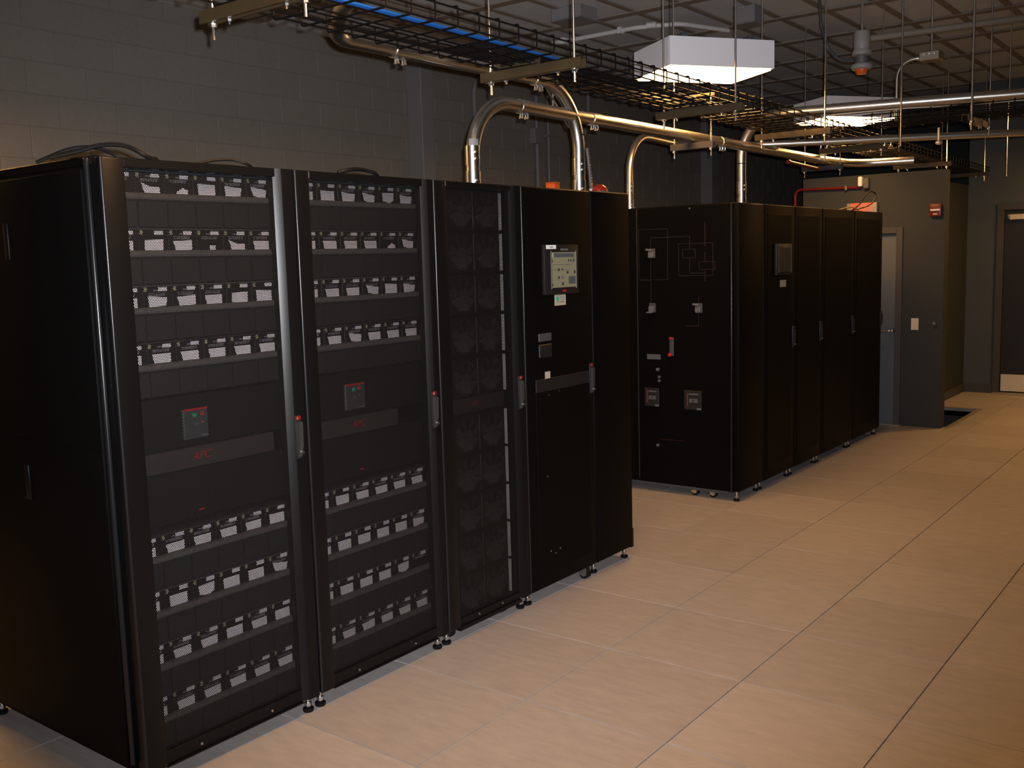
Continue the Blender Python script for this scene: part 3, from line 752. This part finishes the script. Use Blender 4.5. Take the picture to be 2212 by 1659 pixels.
cable('yellow_cable', 'loose yellow wire on the far rack top beside the exit sign', [(-.15,6.15,zt-.003), (-.07,6.25,zt+.02), (-.04,6.32,zt+.003), (-.05,6.42,zt+.02), (-.1,6.5,zt-.003)], .005, 'cable_yellow')
t = thing('junction_box', 'orange junction box on top of the touch screen cabinet', 'junction box', (-.20, 2.035, RT))
b = B(); b.box(-.027, .027, -.027, .027, 0, .045, .003); part('box', b, 'orange_box', t)
b = B(); b.box(-.029, .029, -.029, .029, .045, .052, .003); part('lid', b, 'orange_box', t)
t = thing('alarm_beacon', 'red dome beacon on top of the narrow cabinet', 'beacon', (-.12, 2.36, RT))
b = B(); b.lathe([(.052, 0), (.052, .012), (.046, .015)], seg=24); part('base', b, 'dark_grey', t)
b = B(); b.lathe([(.044, .012), (.044, .022), (.038, .036), (.024, .047), (.008, .052)], seg=24); part('dome', b, 'red_dome', t, 'glossy red dome', angle=60)

# ------------------------------------------------------------------ conduits
def screws(parent, p, d, r):
    d = Vector(d).normalized()
    for s_ in (-.022, .022):
        for q in (-.008, .008):
            c = Vector(p) + d*s_ + Vector((d.y, -d.x, 0))*q
            b = B(); b.cyl(c + Vector((0,0,-r-.002)), c + Vector((0,0,-r-.020)), .0045, 8); b.cyl(c + Vector((0,0,-r-.016)), c + Vector((0,0,-r-.024)), .007, 6)
            part('set_screw', b, 'galvanized_bright', parent)
def conduit(label, pts, rad, r, base=True, couplings=(), group='large metal conduits', m='galvanized', seg=24):
    t = thing('conduit', label, 'conduit', group=group)
    b = B(); b.tube(fillet(pts, rad, 14), r, seg); part('pipe', b, m, t, angle=60)
    if base:
        x, y, z = pts[0]
        b = B(); b.cyl((x,y,z), (x,y,z+.075), r*1.10, 24); part('base_coupling', b, 'galvanized_bright', t, 'shiny base coupling')
        b = B(); b.lathe([(r*1.45, 0), (r*1.45, .012), (r*1.1, .016)], (x,y,z), 24); part('lock_nut', b, 'zinc', t)
        b = B(); b.cyl((x,y,z+.10), (x,y,z+.19), r*1.07, 24); part('sleeve', b, 'galvanized_bright', t)
        for zz in (.03, .13, .16):
            b = B(); b.cyl((x+r*.95, y-r*.5, z+zz), (x+r*1.3, y-r*.7, z+zz), .005, 8); part('set_screw', b, 'zinc', t)
    for (p, d) in couplings:
        p = Vector(p); d = Vector(d).normalized()
        b = B(); b.cyl(p-d*.045, p+d*.045, r*1.07, 24); part('coupling', b, 'galvanized_bright' if False else m, t)
        screws(t, p, d, r)
    return t
R1 = .033
c1 = conduit('metal conduit rising from the fan cabinet and arching over the racks',
        [(-.20, 1.385, RT), (-.20, 1.385, 2.430), (-.20, 5.90, 2.430), (-.10, 6.40, 2.42), (.36, 6.52, 2.42)], [.28, .3, .3], R1,
        couplings=(((-.20, 1.80, 2.43), (0,1,0)), ((-.20, 2.45, 2.43), (0,1,0)), ((-.20, 4.05, 2.43), (0,1,0))))
lb = B(); n_ = 9; vs = []
for zz in (2.165, 2.24):
    for rr_ in (R1+.0006, R1+.0014):
        for k in range(n_):
            a = math.radians(-75+80*k/(n_-1)); vs.append((-.20+rr_*math.cos(a), 1.385+rr_*math.sin(a), zz))
fs = []
for k in range(n_-1):
    fs += [(k, k+1, 2*n_+k+1, 2*n_+k), (n_+k, 3*n_+k, 3*n_+k+1, n_+k+1), (k, n_+k, n_+k+1, k+1), (2*n_+k, 2*n_+k+1, 3*n_+k+1, 3*n_+k)]
fs += [(0, 2*n_, 3*n_, n_), (n_-1, 2*n_-1, 4*n_-1, 3*n_-1)]
lb.add(vs, fs); part('paper_label', lb, 'label_print', c1, 'printed paper label on the pipe')
c2 = conduit('metal conduit rising beside the red beacon and bending back along the tray',
        [(-.20, 2.285, RT), (-.20, 2.285, 2.585), (-.20, .55, 2.572), (-.02, .43, 2.64), (.40, .28, 2.665), (2.6, -.32, 2.68)], [.33, .13, .2, .3], R1,
        couplings=(((-.20, .92, 2.572), (0,1,0)), ((-.20, 1.93, 2.580), (0,1,0))))
b = B(); b.tube([(-.20+(R1+.002)*math.cos(a), 2.285+(R1+.002)*math.sin(a), 2.335) for a in [2*math.pi*k/20 for k in range(20)]], .003, 6, closed=True); part('cable_tie', b, 'cable_black', c2)
c3 = conduit('metal conduit rising from the back of the second row bypass cabinet',
        [(-.90, 4.0, RT), (-.90, 4.0, 2.555), (-.90, 4.80, 2.53), (-.40, 4.87, 2.489), (2.4, 6.33, 2.489)], [.26, .2, .3], .026,
        couplings=(((.10, 5.131, 2.489), (1,.5214,0)), ((.50, 5.339, 2.489), (1,.5214,0)), ((1.45, 5.835, 2.489), (1,.5214,0))))
c4 = conduit('thick metal conduit rising from the second row and crossing the aisle',
        [(-.36, 4.70, RT), (-.36, 4.70, 2.665), (0.004, 4.665, 2.665), (.746, 4.845, 2.665), (2.9, 5.50, 2.665)], [.28, .3, .3], .034)
b = B(); b.tube([(-.36+(.036)*math.cos(a), 4.70+.036*math.sin(a), 2.34) for a in [2*math.pi*k/20 for k in range(20)]], .003, 6, closed=True); part('cable_tie', b, 'cable_black', c4)
for x, y in ((.10, 4.70), (.30, 4.745)):
    b = B(); b.tube([(x+.036*.2*math.sin(a), y+.036*math.cos(a), 2.665+.036*math.sin(a)) for a in [2*math.pi*k/20 for k in range(20)]], .002, 6, closed=True); part('cable_tie', b, 'cable_black', c4)
# thin wire running under the thick conduit
cable('sagging_wire', 'pale wire sagging along the underside of the thick conduit', [(.30,4.72,2.622), (.75,4.82,2.624), (1.1,4.93,2.618), (1.6,5.08,2.622), (2.3,5.30,2.622)], .004, 'cable_white')
# flexible conduit, brace and white lead by the second riser
t = thing('flexible_conduit', 'ribbed flexible conduit beside the riser with the red beacon', 'conduit', group='flexible conduits')
P = [(-.155, 2.335, RT+.01), (-.15, 2.322, 2.07), (-.152, 2.318, 2.13), (-.160, 2.318, 2.20), (-.165, 2.315, 2.26)]
b = B()
for i in range(24):
    f = i/23*(len(P)-1); k = min(int(f), len(P)-2); q = Vector(P[k]).lerp(Vector(P[k+1]), f-k)
    b.tube([q+Vector((.008*math.cos(a), .008*math.sin(a), 0)) for a in [2*math.pi*j/10 for j in range(10)]], .0035, 5, closed=True)
part('ribbed_sleeve', b, 'zinc', t)
b = B(); b.tube(P, .0075, 8); part('core', b, 'mid_grey', t)
b = B(); b.cyl((-.155, 2.335, RT), (-.155, 2.335, RT+.03), .016, 8); part('connector', b, 'zinc', t)
cable('white_lead', 'thin white lead hanging beside the riser with the red beacon', [(-.16, 2.18, zt-.002), (-.165, 2.20, 2.07), (-.17, 2.222, 2.14), (-.172, 2.232, 2.25), (-.18, 2.24, 2.30)], .003, 'cable_white')
t = thing('pipe_brace', 'slanting metal brace by the bend of the middle conduit', 'brace')
b = B(); b.cyl((-.235, 2.03, 2.572), (-.235, 2.245, 2.372), .006, 8); part('rod', b, 'galvanized', t)
b = B(); b.cyl((-.235, 2.105, 2.58), (-.235, 2.105, 2.47), .004, 8); b.cyl((-.235, 2.105, 2.475), (-.235, 2.105, 2.455), .010, 8); part('hanger', b, 'galvanized_bright', t)

# strut trapezes that carry the first conduit
def rod(parent, x, y, z0, z1, r=.0055, nut=None):
    b = B(); b.cyl((x,y,z0), (x,y,z1), r, 10); o = part('threaded_rod', b, 'galvanized_bright', parent)
    if nut is not None:
        b = B(); b.tube([(x,y,nut-.012), (x,y,nut)], .0125, 6); b.cyl((x,y,nut-.002), (x,y,nut+.001), .017, 12); part('nut', b, 'galvanized_bright', o)
def trapeze(label, xa, xb, y, z, group, rods=True, m='strut_light'):
    t = thing('strut_trapeze', label, 'strut hanger', group=group)
    b = B(); b.box(xa, xb, y-.02, y-.017, z-.04, z); b.box(xa, xb, y+.017, y+.02, z-.04, z); b.box(xa, xb, y-.017, y+.017, z-.003, z); b.box(xa, xb, y-.017, y-.010, z-.04, z-.037); b.box(xa, xb, y+.010, y+.017, z-.04, z-.037)
    part('channel', b, m, t)
    rod(t, xa+.02, y, z-.09, ZC-.001, .0045, z-.042); rod(t, xb-.02, y, z-.09, 2.69, .0045, z-.042)
    b = B(); b.box(xa, xb, y-.012, y+.012, 2.668, 2.688, .002); part('upper_bar', b, 'strut', t)
    return t
trapeze('pale strut under the arching conduit, nearer of two', -.345, -.045, 3.60, 2.392, 'conduit hangers')
trapeze('pale strut under the arching conduit, farther of two', -.40, -.06, 6.00, 2.392, 'conduit hangers')
# red pipe section at the far end
t = thing('red_pipe', 'short red pipe alongside the far end of the arching conduit', 'pipe')
b = B(); b.cyl((-.26, 5.35, 2.385), (-.26, 5.98, 2.365), .014, 14); part('pipe', b, 'red_pipe', t)
b = B(); b.cyl((-.26, 5.34, 2.385), (-.26, 5.37, 2.385), .018, 14); part('coupling', b, 'red_pipe', t)

# small conduits on the back wall
xw = XB+.03
def wall_conduit(label, pts, r, box=None, rad=.25):
    t = thing('wall_conduit', label, 'conduit', group='thin conduits on the block wall')
    b = B(); b.tube(fillet(pts, rad), r, 12); part('pipe', b, 'column_paint', t, angle=60)
    if box:
        y, z = box; b = B(); b.box(XB, XB+.07, y-.06, y+.06, z-.08, z+.08, .004); part('outlet_box', b, 'column_paint', t)
    for z in (2.3, 3.0):
        b = B(); b.box(XB, XB+.05, pts[0][1]-.035, pts[0][1]+.035, z-.01, z+.01); part('strap', b, 'column_paint', t)
wall_conduit('thin grey wall conduit left of the arching conduit, bending at its top', [(xw, 5.42, .3), (xw, 5.42, 3.53), (xw, 6.4, 3.53)], .022)
wall_conduit('thin grey wall conduit with an outlet box seen through the arch', [(xw, 6.45, .3), (xw, 6.45, 3.53), (xw, 7.0, 3.53)], .022, (6.42, 2.98), .2)
wall_conduit('thin grey straight wall conduit seen through the arch, right one', [(xw, 6.66, .3), (xw, 6.66, 3.5), (xw, 6.665, 3.53)], .016)
wall_conduit('thin grey wall conduit behind the second riser', [(xw, 7.30, 2.9), (xw, 7.46, 3.3), (xw, 7.46, 3.53)], .022, None, .5)

# ------------------------------------------------------------------ cable trays of black wire
def tray(label, n, pitch, width, origin, rotz, struts, group, far=None):
    """basket tray along local +Y from the origin; cross wires and rails are single wires"""
    t = thing('cable_tray', label, 'cable tray', origin, group, rotz)
    h = .062; w = .0038
    L = n*pitch
    u = B(); u.tube(fillet([(-width/2-.010, 0, h), (-width/2, 0, h+.004), (-width/2, 0, 0), (width/2, 0, 0), (width/2, 0, h+.010), (width/2-.022, 0, h+.010)], [.006, .012, .012, .008], 4), w, 6)
    u_me = u.mesh('cross_wire', 'tray_black')
    for k in range(n): link('cross_wire', u_me, t, (0, pitch*(k+.5), 0))
    r = B(); r.tube([(0,0,0), (0,L,0)], w, 6); r_me = r.mesh('rail_wire', 'tray_black')
    for (x, z) in ((-width/2, h), (-width/2, h*.52), (-width/2+.02, w*1.9), (-width/4, w*1.9), (0, w*1.9), (width/4, w*1.9), (width/2-.02, w*1.9), (width/2, h*.52), (width/2, h)):
        link('rail_wire', r_me, t, (x, 0, z))
    return t
TA = math.atan2(.235-.03, 8.0)
tray('black wire cable tray running along over the racks', 88, .126, .41, (.245, -.75, 2.518), TA, None, 'wire cable trays')
def tray_x(y): return .245 - (y+.75)*math.tan(TA)
Y_STRUT = (-.18, 1.33, 3.01, 4.50, 5.84, 8.02, 9.80)
NAME = ('cut off by the top left edge of the view', 'the one above the arching conduit', 'the one in front of the box light', 'the one before the thick crossing conduit',
        'the one just past the thick crossing conduit', 'the one over the exit sign wall', 'the farthest one near the dark door')
for i, y in enumerate(Y_STRUT):
    xc = tray_x(y)
    t = thing('tray_strut', 'strut under the cable tray, ' + NAME[i], 'strut hanger', group='tray hangers')
    xa, xb = xc-.27, xc+.27
    b = B()
    b.box(xa, xb, y-.0205, y-.018, 2.470, 2.511); b.box(xa, xb, y+.018, y+.0205, 2.470, 2.511); b.box(xa, xb, y-.018, y+.018, 2.508, 2.511)
    b.box(xa, xb, y-.018, y-.011, 2.470, 2.473); b.box(xa, xb, y+.011, y+.018, 2.470, 2.473)
    part('channel', b, 'strut', t)
    if i in (1, 2):
        pb2 = B(); pb2.box(xc-.19, xc+.05, y-.004, y+.0, 2.511, 2.575); pp = part('splice_plate', pb2, 'strut', t)
        for k in range(4):
            b = B(); b.box(xc-.165+.055*k, xc-.138+.055*k, y-.0055, y-.0035, 2.528, 2.558, .0006); part('slot', b, 'cable_black', pp)
    for x in (xa+.045, xb-.045):
        rod(t, x, y, 2.415, ZC-.001, .0055, 2.468)
    for x in (xa+.13, xb-.13):
        b = B(); b.cyl((x, y, 2.470), (x, y, 2.452), .004, 8); b.tube([(x,y,2.470),(x,y,2.462)], .010, 6); part('tray_bolt', b, 'galvanized_bright', t)
# crossing tray
TB = -math.pi/2 + math.radians(2)
tray('black wire cable tray crossing the aisle under the thick conduit', 17, .126, .36, (.50, 4.93, 2.535), TB, None, 'wire cable trays')
for j, (x, y0) in enumerate(((1.18, 4.95),)):
    t = thing('tray_strut', 'strut with two rods carrying the crossing tray at the right', 'strut hanger', group='tray hangers')
    b = B(); b.box(x-.02, x-.017, y0-.26, y0+.28, 2.486, 2.526); b.box(x+.017, x+.02, y0-.26, y0+.28, 2.486, 2.526); b.box(x-.017, x+.017, y0-.26, y0+.28, 2.523, 2.526)
    part('channel', b, 'strut', t)
    for yy in (y0-.215, y0+.235):
        rod(t, x+.03 if yy < y0 else x+.04, yy, 2.43, ZC-.001, .0075 if yy < y0 else .0055, 2.484)
    for yy in (y0-.12, y0+.12):
        b = B(); b.cyl((x, yy, 2.486), (x, yy, 2.468), .004, 8); part('tray_bolt', b, 'galvanized_bright', t)
# cables lying in the tray
for k, (dx, dz, lab) in enumerate(((.102, .0, ''), (.0925, .0, ''), (.1115, .0, ''))):
    pts = [(tray_x(y)+dx+.006*math.sin(3*y), y, 2.5345+dz+.001*math.sin(2*y)) for y in (-.7, -.3, .1, .5, .9, 1.3, 1.5)]
    cable('network_cable', 'blue network cable lying in the wire tray, bundled with others alike', pts, .0046, 'cable_blue', 'blue cables in the tray')
for k in range(5):
    dx = -.14+.045*k
    pts = [(tray_x(y)+dx+.009*math.sin(1.1*y+2*k), y, 2.5395+.002*math.sin(2*y+k)) for y in (.9, 1.5, 2.2, 3.0, 4.0, 5.0, 6.2, 7.4, 8.6)]
    cable('power_cable', 'black cable lying in the wire tray, bundled with others alike', pts, .0075, 'cable_black', 'black cables in the tray')
# loose hanger rods farther back
for (x, y, z0, lab) in ((.79, 4.66, 2.36, 'just right of the curved conduit'), (1.06, 6.6, 2.24, 'long one near the fire alarm')):
    t = thing('hanger_rod', 'threaded hanger rod dropping from the ceiling, ' + lab, 'rod', group='single hanger rods')
    rod(t, x, y, z0, ZC-.001, .006)
# drop with a sprinkler-like fitting under the crossing tray
t = thing('drop_fitting', 'brass drop fitting with a glass bulb below the crossing tray', 'fitting')
b = B(); b.cyl((.93, 5.05, 2.50), (.93, 5.05, 2.40), .008, 10); part('drop_pipe', b, 'brass_plate', t)
b = B(); b.lathe([(.010, .03), (.020, .02), (.022, .008), (.012, 0)], (.93, 5.05, 2.385), 14); part('fitting', b, 'brass_plate', t)

# ------------------------------------------------------------------ light fixtures
def fixture(label, c, ang, emit=True, sx=.70, sy=.485, zb=2.782):
    t = thing('light_fixture', label, 'ceiling light', (c[0], c[1], zb), 'box ceiling lights', ang)
    h = .165; th = .014
    b = B(); b.box(-sx/2, sx/2, -sy/2, -sy/2+th, 0, h, .002); b.box(-sx/2, sx/2, sy/2-th, sy/2, 0, h, .002)
    b.box(-sx/2, -sx/2+th, -sy/2+th, sy/2-th, 0, h, .002); b.box(sx/2-th, sx/2, -sy/2+th, sy/2-th, 0, h, .002)
    b.box(-sx/2+th, sx/2-th, -sy/2+th, sy/2-th, h-.01, h)
    part('housing', b, 'fixture_white', t)
    b = B(); b.box(-sx/2+th+.001, sx/2-th-.001, -sy/2+th+.001, sy/2-th-.001, -.010, .014, .003)
    part('lens', b, 'lens', t, 'glowing lens panel')
    for x in (-sx*.32, sx*.32):
        b = B(); b.box(x-.02, x+.02, -sy*.4, sy*.4, h, h+.035, .003); part('bracket', b, 'dark_grey', t)
        b = B(); b.cyl((x, 0, h+.03), (x, 0, ZC-zb-.001), .0022, 6); part('hanger_wire', b, 'cable_black', t)
FA = math.atan2(.63, .43)
fixture('white box light hung in the middle of the view', (-.05, 3.462), FA)
fixture('white box light behind the thick crossing conduit', (-.167, 6.367), FA)
fixture('white box light above the near end of the racks', (1.02, -.15), FA)
fixture('white box light near the dark far door', (1.75, 9.1), FA)
fixture('white box light over the aisle behind the racks', (-2.55, -.42), FA)

# ------------------------------------------------------------------ fittings on the ceiling
t = thing('smoke_detector', 'white stacked smoke detector hanging from the ceiling', 'detector', (.42, 4.98, 0))
b = B(); b.lathe([(.052, 3.08), (.055, 3.10), (.055, 3.195), (.050, 3.205)], seg=28); part('stem_box', b, 'detector_white', t)
b = B(); b.cyl((0, 0, 3.20), (0, 0, ZC-.001), .009, 10); part('hanger_rod', b, 'batten_paint', t)
b = B(); b.lathe([(.040, 3.035), (.066, 3.045), (.068, 3.062), (.058, 3.082)], seg=28); part('upper_disc', b, 'detector_white', t, angle=60)
b = B(); b.lathe([(.046, 2.985), (.048, 3.036)], seg=24); part('neck', b, 'mid_grey', t)
b = B(); b.lathe([(.060, 2.945), (.072, 2.955), (.074, 2.972), (.060, 2.986)], seg=28); part('lower_disc', b, 'detector_white', t, angle=60)
b = B(); b.lathe([(.034, 2.915), (.040, 2.922), (.044, 2.946)], seg=20); part('sensing_cap', b, 'orange_box', t, 'small orange cap')
t = thing('flexible_conduit', 'dark ribbed flexible conduit looping from ceiling to the smoke detector', 'conduit', group='flexible conduits')
P = [(.10, 5.0, ZC-.02), (.12, 5.0, 3.30), (.17, 4.99, 3.13), (.26, 4.98, 3.03), (.37, 4.98, 3.01)]
b = B(); b.tube(fillet(P, .12, 6), .012, 10); part('sleeve', b, 'dark_grey', t)
b = B()
F = fillet(P, .12, 6)
for i in range(len(F)-1):
    for s_ in (.0, .5):
        q = F[i].lerp(F[i+1], s_); b.lathe([(.0135, -.003), (.0135, .003)], q, 8)
part('ribs', b, 'dark_grey', t)
t = thing('ceiling_junction_box', 'galvanized junction box near the ceiling with a curved conduit', 'junction box')
b = B(); b.box(.745, .885, 5.20, 5.32, 2.985, 3.05, .006); part('box', b, 'galvanized', t)
b = B(); b.cyl((.815, 5.26, 3.05), (.815, 5.26, ZC-.001), .008, 8); part('support', b, 'zinc', t)
b = B(); b.tube(fillet([(.76, 5.26, 3.015), (.60, 5.20, 3.02), (.60, 5.20, 2.60)], .13, 12), .012, 12); part('curved_pipe', b, 'galvanized', t)
b = B(); b.cyl((.755, 5.258, 3.015), (.72, 5.245, 3.016), .017, 12); part('connector', b, 'zinc', t)
for k in range(3):
    b = B(); b.cyl((.775+.035*k, 5.20, 3.03), (.775+.035*k, 5.192, 3.03), .006, 8); part('box_screw', b, 'galvanized_bright', t)
t = thing('painted_conduit', 'painted pale conduit along the ceiling left of the box light', 'conduit')
b = B(); b.tube(fillet([(-2.1, 4.80, 3.475), (-1.30, 4.80, 3.475), (-.98, 4.92, 3.475), (-.80, 5.42, 3.475)], .18, 8), .018, 12); part('pipe', b, 'painted_white', t, angle=60)
b = B(); b.cyl((-1.20, 4.80, 3.475), (-1.13, 4.825, 3.475), .024, 12); part('coupling', b, 'painted_white', t)
b = B(); b.box(-2.0, -1.96, 4.77, 4.83, 3.45, 3.5); b.box(-1.45, -1.42, 4.77, 4.83, 3.45, 3.5); part('strap', b, 'painted_white', t)
t = thing('painted_box', 'painted pale box on the ceiling behind the tray rod', 'junction box')
b = B(); b.box(-1.62, -1.36, 4.10, 4.34, 3.46, ZC-.001, .005); part('box', b, 'old_paint', t)
b = B(); b.box(-1.63, -1.35, 4.09, 4.35, 3.452, 3.460, .003); part('cover', b, 'old_paint', t)
t = thing('painted_box', 'painted pale box on the ceiling above the box light', 'junction box')
b = B(); b.box(-.58, -.40, 5.02, 5.20, 3.42, ZC-.001, .005); part('box', b, 'old_paint', t)
b = B(); b.box(-.585, -.395, 5.015, 5.205, 3.412, 3.420, .003); part('cover', b, 'old_paint', t)
t = thing('painted_conduit', 'painted conduit running along the ceiling from the smoke detector to the right', 'conduit')
b = B(); b.cyl((.475, 5.01, 3.155), (3.2, 5.30, 3.155), .022, 14); part('pipe', b, 'batten_paint', t, angle=60)
for x in (2.4,):
    b = B(); b.cyl((x, 5.02+(x-.46)*.102, 3.155), (x, 5.02+(x-.46)*.102, ZC-.001), .005, 8); part('support', b, 'zinc', t)
